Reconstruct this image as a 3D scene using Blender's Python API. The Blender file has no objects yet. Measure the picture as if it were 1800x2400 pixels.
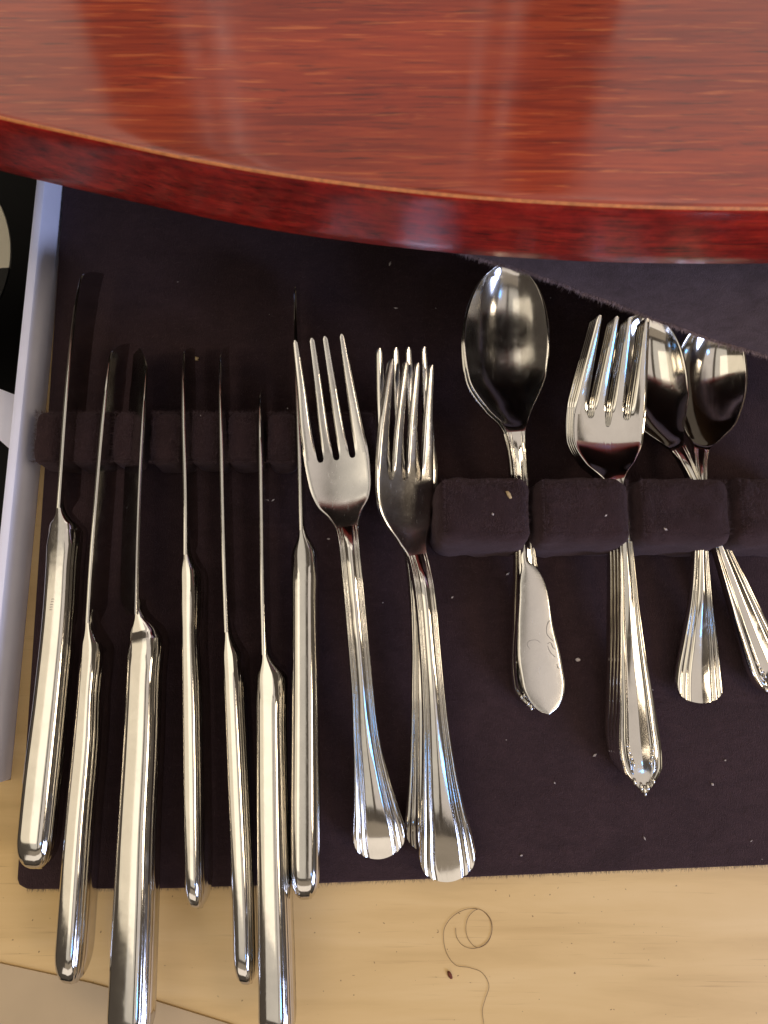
import bpy, bmesh, math, random
import numpy as np
from mathutils import Vector, Matrix, noise
random.seed(7)
R = math.radians
scene = bpy.context.scene
COL = scene.collection

# ------------------------------------------------------------------ camera
H, PITCH, LENS = 0.300, 11.0, 26.0
FPX = LENS / 36.0 * 2400.0
CT, ST = math.cos(R(PITCH)), math.sin(R(PITCH))
cam_d = bpy.data.cameras.new("camera")
cam_d.sensor_fit = 'VERTICAL'
cam_d.sensor_height = 36.0
cam_d.lens = LENS
cam_d.clip_start = 0.01
cam_d.clip_end = 50.0
cam_d.dof.use_dof = True
cam_d.dof.focus_distance = 0.275
cam_d.dof.aperture_fstop = 17.0
cam = bpy.data.objects.new("camera", cam_d)
cam.location = (0, 0, H)
cam.rotation_euler = (R(PITCH), 0, 0)
COL.objects.link(cam)
scene.camera = cam

# ------------------------------------------------------------------ world and lamps
world = bpy.data.worlds.new("World")
scene.world = world
world.use_nodes = True
bg = world.node_tree.nodes["Background"]
bg.inputs[0].default_value = (1.0, 0.80, 0.62, 1)
bg.inputs[1].default_value = 0.10
scene.view_settings.view_transform = 'Standard'
scene.view_settings.look = 'None'
scene.view_settings.exposure = 0.0
scene.view_settings.gamma = 1.0


def area(name, loc, target, sx, sy, radiance, color, rot_up=None):
    """rectangular lamp of the given radiance, facing target"""
    l = bpy.data.lights.new(name, 'AREA')
    l.shape = 'RECTANGLE'
    l.size, l.size_y = sx, sy
    l.energy = radiance * math.pi * sx * sy
    l.color = color
    o = bpy.data.objects.new(name, l)
    o.location = loc
    d = Vector(target) - Vector(loc)
    o.rotation_euler = d.to_track_quat('-Z', 'Y').to_euler()
    COL.objects.link(o)
    return o


# ceiling panels (their gaps give the dark line seen in every knife)
area("ceiling_lamp", (-1.35, -0.20, 1.30), (-1.1, -0.20, 0), 0.84, 2.0, 1.1, (1.0, 0.86, 0.65))
area("ceiling_panel", (-0.46, -0.06, 1.40), (-0.46, -0.06, 0), 0.90, 1.72, 0.72, (1.0, 0.92, 0.80))
area("ceiling_panel", (0.45, -0.06, 1.40), (0.45, -0.06, 0), 0.62, 1.72, 0.76, (1.0, 0.89, 0.80))
# warm key lamp high at the right
area("key_lamp", (1.20, -0.25, 1.45), (0, 0, 0), 0.42, 0.42, 13.0, (1.0, 0.82, 0.60))
# behind the photographer: an added brown glow for the handle ends to reflect, cream lower wall, a cool window at the right, a small blue lamp
area("added_brown_glow", (-0.10, -1.30, 1.32), (-0.10, 0, 0.1), 2.0, 0.40, 0.30, (1.0, 0.82, 0.62))
area("rear_wall_light", (-0.10, -1.45, 0.82), (-0.10, 0, 0.1), 2.0, 0.55, 1.15, (1.0, 0.88, 0.76))
area("window_light", (1.25, -0.95, 0.70), (0, 0, 0), 0.60, 0.50, 20.0, (0.54, 0.64, 1.0))
area("blue_lamp", (0.56, -0.66, 1.25), (0.1, 0, 0), 0.09, 0.09, 20.0, (0.05, 0.36, 1.0))
# lit wall seen in the lacquer: left part, door trims, middle, right part
YW = 1.2
area("wall_light", (-0.95, YW, 1.55), (-0.95, 0, 1.0), 0.62, 1.1, 1.30, (1.0, 0.90, 0.74))
area("wall_light", (-0.10, YW + .02, 1.55), (-0.10, 0, 1.0), 0.56, 1.1, 0.60, (1.0, 0.80, 0.72))
area("wall_light", (0.86, YW, 1.55), (0.86, 0, 1.0), 0.74, 1.1, 1.15, (1.0, 0.90, 0.80))
for xx in (-0.415, -0.345, 0.205, 0.275):
    area("trim_light", (xx, YW, 1.55), (xx, 0, 1.0), 0.022, 1.1, 1.60, (1.0, 0.90, 0.80))


# ------------------------------------------------------------------ pixel rays -> places in the room
def P(px, py, z=0.0):
    X = (px - 900.0) / FPX
    Y = (1200.0 - py) / FPX
    dx, dy, dz = X, Y * CT + ST, Y * ST - CT
    t = (z - H) / dz
    return Vector((dx * t, dy * t, z))


def S(px, py, z=0.0):
    Y = (1200.0 - py) / FPX
    dz = Y * ST - CT
    return ((z - H) / dz) / FPX


# ------------------------------------------------------------------ materials
def mat(name):
    m = bpy.data.materials.new(name)
    m.use_nodes = True
    nt = m.node_tree
    b = nt.nodes["Principled BSDF"]
    return m, nt, b


def nd(nt, t, **kw):
    n = nt.nodes.new(t)
    for k, v in kw.items():
        setattr(n, k, v)
    return n


def coords(nt, scale=(1, 1, 1), rot=(0, 0, 0), loc=(0, 0, 0)):
    tc = nd(nt, "ShaderNodeTexCoord")
    mp = nd(nt, "ShaderNodeMapping")
    mp.inputs["Scale"].default_value = scale
    mp.inputs["Rotation"].default_value = rot
    mp.inputs["Location"].default_value = loc
    nt.links.new(tc.outputs["Object"], mp.inputs["Vector"])
    return mp.outputs[0]


def ntex(nt, vec, scale, detail=3, rough=0.5, dist=0.0):
    n = nd(nt, "ShaderNodeTexNoise")
    n.inputs["Scale"].default_value = scale
    n.inputs["Detail"].default_value = detail
    n.inputs["Roughness"].default_value = rough
    n.inputs["Distortion"].default_value = dist
    nt.links.new(vec, n.inputs["Vector"])
    return n.outputs["Fac"]


def ramp(nt, fac, stops):
    r = nd(nt, "ShaderNodeValToRGB")
    els = r.color_ramp.elements
    while len(els) < len(stops):
        els.new(0.5)
    for e, (p, c) in zip(els, stops):
        e.position = p
        e.color = c if len(c) == 4 else (*c, 1)
    nt.links.new(fac, r.inputs[0])
    return r.outputs[0]


def mix(nt, fac, a, b, mode='MIX'):
    n = nd(nt, "ShaderNodeMix", data_type='RGBA', blend_type=mode)
    for s, v in ((0, fac), (6, a), (7, b)):
        if hasattr(v, "is_linked") or hasattr(v, "links"):
            nt.links.new(v, n.inputs[s])
        else:
            n.inputs[s].default_value = v if not isinstance(v, tuple) or len(v) == 4 else (*v, 1)
    return n.outputs[2]


def bump(nt, b, h, strength, dist):
    n = nd(nt, "ShaderNodeBump")
    n.inputs["Strength"].default_value = strength
    n.inputs["Distance"].default_value = dist
    nt.links.new(h, n.inputs["Height"])
    nt.links.new(n.outputs[0], b.inputs["Normal"])


def steel(name, rough_lo, rough_hi, col, brushed=0.0):
    m, nt, b = mat(name)
    b.inputs["Metallic"].default_value = 1.0
    v = coords(nt)
    smudge = ntex(nt, v, 110, 5, 0.65, 0.8)
    r = ramp(nt, smudge, [(0.34, (rough_lo,) * 3), (0.56, ((rough_lo * 2 + rough_hi) / 3,) * 3), (0.74, (rough_hi,) * 3)])
    fine = ramp(nt, ntex(nt, coords(nt, (1500, 180, 400), (0, 0, 0.5)), 1.0, 3, 0.6), [(0.60, (0, 0, 0)), (0.75, (0.09, 0.09, 0.09))])
    r = mix(nt, 1.0, r, fine, 'ADD')
    nt.links.new(r, b.inputs["Roughness"])
    c = ramp(nt, ntex(nt, v, 60, 4, 0.6, 0.5), [(0.3, tuple(x * 0.88 for x in col)), (0.65, col)])
    nt.links.new(c, b.inputs["Base Color"])
    n2 = ntex(nt, v, 130, 2)
    if brushed:
        n1 = ntex(nt, coords(nt, (2600, 60, 60)), 1.0, 2)
        mm = nd(nt, "ShaderNodeMath", operation='MULTIPLY_ADD')
        nt.links.new(n1, mm.inputs[0])
        mm.inputs[1].default_value = brushed
        nt.links.new(n2, mm.inputs[2])
        n2 = mm.outputs[0]
    bump(nt, b, n2, 1.0, 0.000022)
    return m


M = {}
M['steel'] = steel("polished_steel", 0.070, 0.17, (0.66, 0.635, 0.59))
M['satin'] = steel("brushed_steel", 0.19, 0.31, (0.66, 0.64, 0.61), 0.08)
M['smoky'] = steel("worn_bowl_steel", 0.12, 0.26, (0.56, 0.545, 0.52))
M['blade'] = steel("blade_steel", 0.12, 0.24, (0.62, 0.60, 0.56), 0.0)


def felt(name, c0, c1, sheen):
    m, nt, b = mat(name)
    v = coords(nt)
    n1 = ntex(nt, v, 2600, 3, 0.7)
    n2 = ntex(nt, v, 210, 4, 0.6)
    n3 = ntex(nt, coords(nt, (500, 90, 300), (0, 0, 0.4)), 6, 4, 0.65, 0.8)
    f = nd(nt, "ShaderNodeMath", operation='MULTIPLY_ADD')
    nt.links.new(n1, f.inputs[0]); f.inputs[1].default_value = 0.5
    g = nd(nt, "ShaderNodeMath", operation='MULTIPLY_ADD')
    nt.links.new(n2, g.inputs[0]); g.inputs[1].default_value = 0.35
    nt.links.new(n3, g.inputs[2])
    h = nd(nt, "ShaderNodeMath", operation='MULTIPLY')
    nt.links.new(g.outputs[0], h.inputs[0]); h.inputs[1].default_value = 0.42
    nt.links.new(h.outputs[0], f.inputs[2])
    c = ramp(nt, f.outputs[0], [(0.30, c0), (0.75, c1)])
    p1 = ramp(nt, ntex(nt, coords(nt, (1, 1.6, 1), (0, 0, 0.5)), 26, 4, 0.6, 1.2), [(0.32, (0.80, 0.79, 0.80)), (0.68, (1.14, 1.13, 1.13))])
    c = mix(nt, 1.0, c, p1, 'MULTIPLY')
    p2 = ramp(nt, ntex(nt, coords(nt, (1, 2.2, 1), (0, 0, -0.7)), 150, 4, 0.7, 1.0), [(0.35, (0.82, 0.80, 0.80)), (0.68, (1.18, 1.16, 1.17))])
    c = mix(nt, 1.0, c, p2, 'MULTIPLY')
    nt.links.new(c, b.inputs["Base Color"])
    b.inputs["Roughness"].default_value = 0.95
    b.inputs["Specular IOR Level"].default_value = 0.1
    b.inputs["Sheen Weight"].default_value = sheen
    b.inputs["Sheen Roughness"].default_value = 0.6
    b.inputs["Sheen Tint"].default_value = (0.75, 0.55, 0.6, 1)
    bump(nt, b, f.outputs[0], 1.0, 0.0009)
    return m


M['felt'] = felt("brown_felt", (0.017, 0.0086, 0.0098), (0.047, 0.0258, 0.0285), 0.18)
M['lining'] = felt("grey_cloth_lining", (0.046, 0.034, 0.036), (0.118, 0.088, 0.094), 0.30)
M['lit_fuzz'] = felt("painted_lit_fibre", (0.38, 0.28, 0.27), (0.60, 0.46, 0.44), 0.3)  # made pale to stand in for light caught by the edge fibres
M['fuzz'] = felt("brown_fuzz", (0.05, 0.030, 0.032), (0.10, 0.064, 0.068), 0.3)


def maple():
    m, nt, b = mat("pale_maple_board")
    v = coords(nt, (7, 55, 55))
    a = ntex(nt, v, 1.6, 5, 0.55, 0.5)
    c = ramp(nt, a, [(0.28, (0.57, 0.385, 0.168)), (0.5, (0.65, 0.45, 0.205)), (0.75, (0.70, 0.50, 0.245))])
    v2 = coords(nt, (28, 900, 900), (0, 0, 0.03))
    l = ntex(nt, v2, 1.0, 3, 0.55, 0.4)
    lm = ramp(nt, l, [(0.62, (0, 0, 0)), (0.74, (1, 1, 1))])
    v3 = coords(nt, (9, 30, 30))
    z = ramp(nt, ntex(nt, v3, 2.2, 3), [(0.42, (0, 0, 0)), (0.66, (1, 1, 1))])
    lz = mix(nt, 1.0, lm, z, 'MULTIPLY')
    q = nd(nt, "ShaderNodeMath", operation='MULTIPLY')
    nt.links.new(lz, q.inputs[0]); q.inputs[1].default_value = 0.62
    c = mix(nt, q.outputs[0], c, (0.30, 0.17, 0.065))
    sp = ntex(nt, coords(nt), 620, 1, 0.5)
    sm = ramp(nt, sp, [(0.775, (0, 0, 0)), (0.80, (0.7, 0.7, 0.7))])
    c = mix(nt, sm, c, (0.16, 0.085, 0.035))
    nt.links.new(c, b.inputs["Base Color"])
    b.inputs["Roughness"].default_value = 0.55
    b.inputs["Specular IOR Level"].default_value = 0.25
    bump(nt, b, l, 0.12, 0.0003)
    return m


M['maple'] = maple()


def mahogany(name, dark):
    m, nt, b = mat(name)
    v = coords(nt, (9, 190, 190), (0, 0, -0.02))
    a = ntex(nt, v, 2.2, 7, 0.68, 0.7)
    st = [(0.22, (0.125, 0.013, 0.007)), (0.42, (0.245, 0.027, 0.011)), (0.58, (0.335, 0.045, 0.014)), (0.80, (0.45, 0.085, 0.022))]
    if dark:
        st = [(p, (c[0] * 1.2, c[1] * 0.52, c[2] * 1.0)) for p, c in st]
    c = ramp(nt, a, st)
    l = ntex(nt, coords(nt, (60, 1050, 1050), (0, 0, -0.02)), 1.0, 3, 0.6, 0.4)
    lm = ramp(nt, l, [(0.56, (0, 0, 0)), (0.68, (0.85, 0.85, 0.85))])
    zone = ramp(nt, ntex(nt, coords(nt, (14, 60, 60)), 1.0, 3), [(0.35, (0.25, 0.25, 0.25)), (0.62, (1, 1, 1))])
    c = mix(nt, mix(nt, 1.0, lm, zone, 'MULTIPLY'), c, (0.070, 0.012, 0.009))
    li = ramp(nt, ntex(nt, coords(nt, (46, 800, 800), (0, 0, -0.02), (3, 1, 2)), 1.0, 3, 0.6, 0.4), [(0.58, (0, 0, 0)), (0.72, (0.62, 0.62, 0.62))])
    c = mix(nt, li, c, (0.60, 0.16, 0.045) if not dark else (0.45, 0.06, 0.02))
    pat = ramp(nt, ntex(nt, coords(nt, (5, 9, 9)), 2.5, 4), [(0.35, (0.80, 0.78, 0.78)), (0.65, (1.08, 1.0, 0.95))])
    c = mix(nt, 1.0, c, pat, 'MULTIPLY')
    if dark:
        bl = ramp(nt, ntex(nt, coords(nt, (1, 1, 1.6)), 130, 5, 0.7), [(0.33, (0.45, 0.38, 0.42)), (0.62, (1.15, 1.1, 1.0))])
        c = mix(nt, 1.0, c, bl, 'MULTIPLY')
    nt.links.new(c, b.inputs["Base Color"])
    b.inputs["Roughness"].default_value = 0.4
    b.inputs["Specular IOR Level"].default_value = 0.15
    b.inputs["Coat Weight"].default_value = 0.40 if dark else 1.0
    cr = ramp(nt, ntex(nt, coords(nt), 45, 5, 0.65, 0.5), [(0.35, (0.075,) * 3), (0.70, (0.15,) * 3)])
    if dark:
        b.inputs["Coat Roughness"].default_value = 0.22
    else:
        nt.links.new(cr, b.inputs["Coat Roughness"])
    b.inputs["Coat IOR"].default_value = 1.55
    bump(nt, b, l, 0.15, 0.00015)
    return m


M['mahogany'] = mahogany("red_lacquered_mahogany", False)
M['mahogany_edge'] = mahogany("dark_mahogany_edge", True)


def plain(name, col, rough, spec=0.5, var=0.06, sc=60):
    m, nt, b = mat(name)
    c = ramp(nt, ntex(nt, coords(nt), sc, 4), [(0.3, tuple(x * (1 - var) for x in col)), (0.7, tuple(min(1, x * (1 + var)) for x in col))])
    nt.links.new(c, b.inputs["Base Color"])
    b.inputs["Roughness"].default_value = rough
    b.inputs["Specular IOR Level"].default_value = spec
    return m


M['arris_glint'] = plain("painted_orange_glint", (0.52, 0.17, 0.05), 0.3, 0.5, 0.25, 700)  # orange line paints the highlight along the top edge
M['underside'] = plain("dark_stained_underside", (0.030, 0.010, 0.006), 0.6, 0.3, 0.2, 40)
M['white'] = plain("white_painted_board", (0.82, 0.82, 0.96), 0.5, 0.4, 0.04)  # lavender tint in the white stands in for cool light
M['shadow_tan'] = plain("greyish_tan_shadow", (0.50, 0.375, 0.225), 0.6, 0.3, 0.05, 40)  # wood tone with the shadow put into its colour
M['black'] = plain("black_floor", (0.004, 0.004, 0.004), 0.6, 0.2)
M['cream'] = plain("cream_part", (0.80, 0.74, 0.58), 0.35, 0.5, 0.03)
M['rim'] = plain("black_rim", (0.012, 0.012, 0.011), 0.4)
M['crumb'] = plain("bread_crumb", (0.50, 0.37, 0.20), 0.8, 0.3, 0.25, 900)
M['lint'] = plain("pale_lint", (0.55, 0.48, 0.46), 0.9, 0.2, 0.2, 900)
M['redcrumb'] = plain("red_brown_crumb", (0.14, 0.035, 0.015), 0.7, 0.3, 0.3, 900)
M['hair'] = plain("brown_hair", (0.16, 0.085, 0.035), 0.5, 0.3)
M['etch'] = plain("engraved_line", (0.26, 0.24, 0.21), 0.5, 0.3)


# ------------------------------------------------------------------ object helpers
def empty(name, loc, label, cat, group=None):
    o = bpy.data.objects.new(name, None)
    o.empty_display_size = 0.01
    o.location = loc
    o['label'] = label
    o['category'] = cat
    if group:
        o['group'] = group
    COL.objects.link(o)
    return o


def link(name, verts, faces, material, parent=None, smooth=True, sharp=None, recalc=True):
    me = bpy.data.meshes.new(name)
    off = Vector(parent.location) if parent is not None and parent.parent is None else Vector((0, 0, 0))
    if parent is not None and parent.parent is not None:
        off = Vector(parent.parent.location) + Vector(parent.location)
    elif parent is None:
        off = Vector((0, 0, 0))
    me.from_pydata([tuple(Vector(v) - off) for v in verts], [], faces)
    if recalc:
        bm = bmesh.new(); bm.from_mesh(me)
        bmesh.ops.remove_doubles(bm, verts=bm.verts, dist=1e-7)
        bmesh.ops.recalc_face_normals(bm, faces=bm.faces)
        bm.to_mesh(me); bm.free()
    if smooth:
        me.polygons.foreach_set("use_smooth", [True] * len(me.polygons))
        if sharp:
            me.set_sharp_from_angle(angle=R(sharp))
    me.materials.append(material)
    o = bpy.data.objects.new(name, me)
    COL.objects.link(o)
    if parent is not None:
        o.parent = parent
    return o


def tag(o, label=None, cat=None, group=None, kind=None):
    for k, v in (('label', label), ('category', cat), ('group', group), ('kind', kind)):
        if v:
            o[k] = v
    return o


def centre(o):
    """move a top-level mesh's origin to its base"""
    me = o.data
    co = np.array([v.co[:] for v in me.vertices])
    c = Vector(((co[:, 0].min() + co[:, 0].max()) / 2, (co[:, 1].min() + co[:, 1].max()) / 2, co[:, 2].min()))
    me.transform(Matrix.Translation(-c))
    o.location = c
    return o


def pchip(x, y, xn):
    x = np.asarray(x, float); y = np.asarray(y, float)
    h = np.diff(x); d = np.diff(y) / h
    m = np.zeros_like(y)
    m[0], m[-1] = d[0], d[-1]
    for i in range(1, len(x) - 1):
        if d[i - 1] * d[i] > 0:
            w1, w2 = 2 * h[i] + h[i - 1], h[i] + 2 * h[i - 1]
            m[i] = (w1 + w2) / (w1 / d[i - 1] + w2 / d[i])
    i = np.clip(np.searchsorted(x, xn) - 1, 0, len(x) - 2)
    t = (xn - x[i]) / h[i]
    return ((2 * t**3 - 3 * t**2 + 1) * y[i] + (t**3 - 2 * t**2 + t) * h[i] * m[i]
            + (-2 * t**3 + 3 * t**2) * y[i + 1] + (t**3 - t**2) * h[i] * m[i + 1])


def cubic(x, y, xn):
    """Catmull-Rom style cubic, smoother than pchip for positions"""
    x = np.asarray(x, float); y = np.asarray(y, float)
    m = np.gradient(y, x)
    h = np.diff(x)
    i = np.clip(np.searchsorted(x, xn) - 1, 0, len(x) - 2)
    t = (xn - x[i]) / h[i]
    return ((2 * t**3 - 3 * t**2 + 1) * y[i] + (t**3 - 2 * t**2 + t) * h[i] * m[i]
            + (-2 * t**3 + 3 * t**2) * y[i + 1] + (t**3 - t**2) * h[i] * m[i + 1])


def tube(name, pts, r, material, nseg=6, parent=None):
    V, F = [], []
    n = len(pts)
    for i, p in enumerate(pts):
        t = (pts[min(i + 1, n - 1)] - pts[max(i - 1, 0)]).normalized()
        a = t.cross(Vector((0, 0, 1))).normalized()
        b = a.cross(t)
        for k in range(nseg):
            q = 2 * math.pi * k / nseg
            V.append(p + a * math.cos(q) * r + b * math.sin(q) * r)
    for i in range(n - 1):
        for k in range(nseg):
            a, b = i * nseg + k, i * nseg + (k + 1) % nseg
            F.append((a, b, b + nseg, a + nseg))
    return link(name, V, F, material, parent)


class Path:
    """centre line from (px, py, z, width px[, roll deg]) controls; s runs 0..1 from the top of the picture down"""
    def __init__(self, ctrl):
        pts = [P(c[0], c[1], c[2]) for c in ctrl]
        L = [0.0]
        for a, b in zip(pts, pts[1:]):
            L.append(L[-1] + (b - a).length)
        self.len = L[-1]
        self.L = np.array(L) / L[-1]
        self.xyz = np.array([p[:] for p in pts])
        self.w = np.array([c[3] * S(c[0], c[1], c[2]) for c in ctrl])
        self.roll = np.array([R(c[4]) if len(c) > 4 else 0.0 for c in ctrl])

    def pos(self, s):
        return Vector([float(cubic(self.L, self.xyz[:, k], np.array([s]))[0]) for k in range(3)])

    def frame(self, s):
        s = min(max(s, 0.0), 1.0)
        e = 0.002
        a, b = self.pos(max(0, s - e)), self.pos(min(1, s + e))
        t = (b - a).normalized()
        side = Vector((0, 0, 1)).cross(t).normalized()
        up = t.cross(side).normalized()
        r = float(pchip(self.L, self.roll, np.array([s]))[0])
        if r:
            side, up = side * math.cos(r) - up * math.sin(r), up * math.cos(r) + side * math.sin(r)
        return self.pos(s), t, side, up

    def width(self, s):
        return float(pchip(self.L, self.w, np.array([min(max(s, 0), 1)]))[0])

    def s_of(self, py_index):
        return float(self.L[py_index])


def plate(path, us, s0, s1, n, hfun, ufun=None, thick=0.0016, tfun=None, end0=True, end1=True, crowd=1.0):
    """curved sheet with thickness.  us: columns -1..1; s0(u), s1(u): where each column starts and ends;
    hfun(u, s): height off the centre line; ufun(u, s): where the column sits across (default u)"""
    nu = len(us)
    top, bot = [], []
    fr = {}
    for j in range(n + 1):
        for u in us:
            a, b = s0(u), s1(u)
            tt = (j / n) ** crowd
            s = a + (b - a) * tt
            key = round(s, 5)
            if key not in fr:
                fr[key] = (path.frame(s), path.width(s))
            (c, t, side, up), w = fr[key]
            uu = ufun(u, s) if ufun else u
            p = c + side * (uu * w / 2) + up * hfun(u, s)
            th = tfun(u, s) if tfun else thick
            top.append(p)
            bot.append(p - up * th)
    V = top + bot
    N = len(top)
    F = []
    for j in range(n):
        for i in range(nu - 1):
            a = j * nu + i
            F.append((a, a + 1, a + 1 + nu, a + nu))
            F.append((N + a, N + a + nu, N + a + 1 + nu, N + a + 1))
        for i in (0, nu - 1):
            a = j * nu + i
            F.append((a, a + nu, N + a + nu, N + a))
    for j, on in ((0, end0), (n, end1)):
        if on:
            for i in range(nu - 1):
                a = j * nu + i
                F.append((a, a + 1, N + a + 1, N + a))
    return V, F


def smooth(a, b, x):
    t = min(max((x - a) / (b - a), 0.0), 1.0)
    return t * t * (3 - 2 * t)


def cols(n, extra=()):
    u = [math.sin(math.pi / 2 * x) * 0.35 + x * 0.65 for x in np.linspace(-1, 1, n)]
    return sorted(set(round(x, 5) for x in list(u) + list(extra)))


# ------------------------------------------------------------------ flatware builders
def flute_h(u, w=0.008):
    """convex middle with two grooves on either side; the crown flattens where the handle widens"""
    a = abs(u)
    k = min(1.0, 0.0080 / max(w, 1e-4))
    h = (0.0010 * (1 - u * u) + 0.0003 * math.exp(-(u / 0.32) ** 2)) * k
    for c, wd, dp in ((0.50, 0.075, 0.00050), (0.73, 0.070, 0.00045)):
        h -= dp * math.exp(-((a - c) / (wd * (0.45 + 0.55 * k))) ** 2)
    h -= 0.0008 * smooth(0.90, 1.0, a)
    return h


def ornate_h(u, s, s_in):
    """raised double rim, hollow middle"""
    a = abs(u)
    k = 1 - smooth(0.93, 0.965, s)
    h = 0.0007 * (1 - a) * k + 0.0003 * (1 - u * u)
    h += 0.0009 * math.exp(-((a - 0.90) / 0.055) ** 2)
    h += 0.0007 * math.exp(-((a - 0.56) / 0.050) ** 2) * k
    h -= 0.0008 * smooth(0.94, 1.0, a)
    return h


FU = cols(45, (0.5, -0.5, 0.66, -0.66, 0.82, -0.82, 0.58, -0.58, 0.74, -0.74, 0.94, -0.94, 0.97, -0.97, 0.46, -0.46, 0.54, -0.54))


def fork(ctrl, label, group, iroot, ineck, handle='fluted', head_mat='satin', slot=0.36, mid_deep=0.0, hollow=0.0010,
         name='dinner_fork', n_handle=90):
    """controls run: tine tips .. root (index iroot) .. neck (index ineck) .. handle end"""
    pa = Path(ctrl)
    sr, sn = pa.s_of(iroot), pa.s_of(ineck)
    root = empty(name, P(ctrl[ineck][0], ctrl[ineck][1], 0), label, 'fork', group)
    # tine layout across the head
    tin = [(-1.0, -0.60), (-0.40, -0.10), (0.10, 0.40), (0.60, 1.0)]

    def base_h(u, s):
        h = -hollow * (1 - u * u) * smooth(0.0, sr, s) * (1 - smooth(sn - 0.05, sn + 0.015, s))
        return h - 0.00030 * smooth(0.93, 1.0, abs(u))

    def hand_h(u, s):
        k = smooth(sn - 0.03, sn + 0.05, s)
        f = flute_h(u, pa.width(s)) if handle == 'fluted' else ornate_h(u, s, 0)
        return f * k + (-0.00030 * smooth(0.93, 1.0, abs(u))) * (1 - k)

    # palm
    inner = []
    for (a, b) in tin:
        inner += list(np.linspace(a, b, 9))
    for i in range(3):
        a, b = tin[i][1], tin[i + 1][0]
        inner += list(np.linspace(a, b, 9))
    inner = sorted(set(round(float(v), 5) for v in inner))

    def s_start(u):
        for i in range(3):
            a, b = tin[i][1], tin[i + 1][0]
            if a < u < b:
                q = (u - (a + b) / 2) / ((b - a) / 2)
                dp = (0.007 + (mid_deep if i == 1 else 0.0))
                return sr + dp * (max(0.0, 1 - abs(q) ** 2.6)) ** 0.5
        return sr
    V, F = plate(pa, inner, s_start, lambda u: sn, 40, base_h, thick=0.0016, end1=False)
    head = link('head', V, F, M[head_mat], root, sharp=50)
    # tines
    for (a, b) in tin:
        c = (a + b) / 2
        us = [-1, -0.94, -0.8, -0.5, 0, 0.5, 0.8, 0.94, 1]

        def uf(u, s, c=c, a=a, b=b):
            k = s / sr
            sh = (0.52 if abs(c) > 0.5 else 0.68) + (0.48 if abs(c) > 0.5 else 0.32) * k ** 0.9
            sh0 = sh
            sh *= (1 - (1 - min(k / 0.03, 1)) ** 2) ** 0.5 * 0.65 + 0.35
            inward = c if abs(c) < 0.5 else math.copysign(1.0 - (b - a) / 2 * sh0, c)
            return inward + u * (b - a) / 2 * sh

        def hf(u, s, c=c, a=a, b=b):
            k = s / sr
            uu = uf(u, s)
            e = smooth(0.75, 1.0, abs(u)) * 0.00045 * (1 - smooth(0.8, 1.0, k))
            return base_h(uu, s) - e
        V, F = plate(pa, us, lambda u: 0.0, lambda u: sr, 44, hf, uf, thick=0.0016, end1=False)
        link('tine', V, F, M[head_mat], head, sharp=55)
    handle_part(pa, sn, hand_h, handle, root, n_handle)
    return root


def handle_part(pa, sn, hand_h, style, root, n=90):
    if style == 'fluted':
        def s_end(u):
            a = abs(u)
            if a < 0.62:
                return 1.0 - 0.009 * (a / 0.62) ** 2.0
            q = (a - 0.62) / 0.38
            return 0.9885 - 0.040 * q ** 2.2 if q > 0 else 0.9885
        V, F = plate(pa, FU, lambda u: sn, s_end, n, hand_h, thick=0.0018, end0=False)
        return link('handle', V, F, M['steel'], root, sharp=60)
    V, F = plate(pa, FU, lambda u: sn, lambda u: 1.0, n, hand_h, thick=0.0018, end0=False)
    h = link('handle', V, F, M['steel'], root, sharp=60)
    # crest of beads at the pointed end and a leaf scroll on either side
    bm = bmesh.new()
    def bead(s, u, rx, ry, lift=0.0006):
        c, t, side, up = pa.frame(s)
        p = c + side * (u * pa.width(s) / 2) + up * lift
        m = Matrix.Translation(p) @ Matrix((side, t, up)).transposed().to_4x4() @ Matrix.Diagonal((rx, ry, 0.0007, 1))
        bmesh.ops.create_uvsphere(bm, u_segments=10, v_segments=6, radius=1.0, matrix=m)
    for u, s, rx, ry in ((0, 0.994, 0.0007, 0.0022), (0.42, 0.986, 0.0007, 0.0017), (-0.42, 0.986, 0.0007, 0.0017),
                         (0.74, 0.975, 0.0007, 0.0013), (-0.74, 0.975, 0.0007, 0.0013)):
        bead(s, u, rx, ry)
    for sg in (-1, 1):
        for k in range(4):
            bead(0.938 - 0.012 * k, sg * (0.40 + 0.06 * k), 0.0005, 0.0015 - 0.0002 * k, 0.0007)
    V = [v.co.copy() for v in bm.verts]
    F = [[v.index for v in f.verts] for f in bm.faces]
    bm.free()
    link('crest', V, F, M['steel'], root)
    return h


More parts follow.
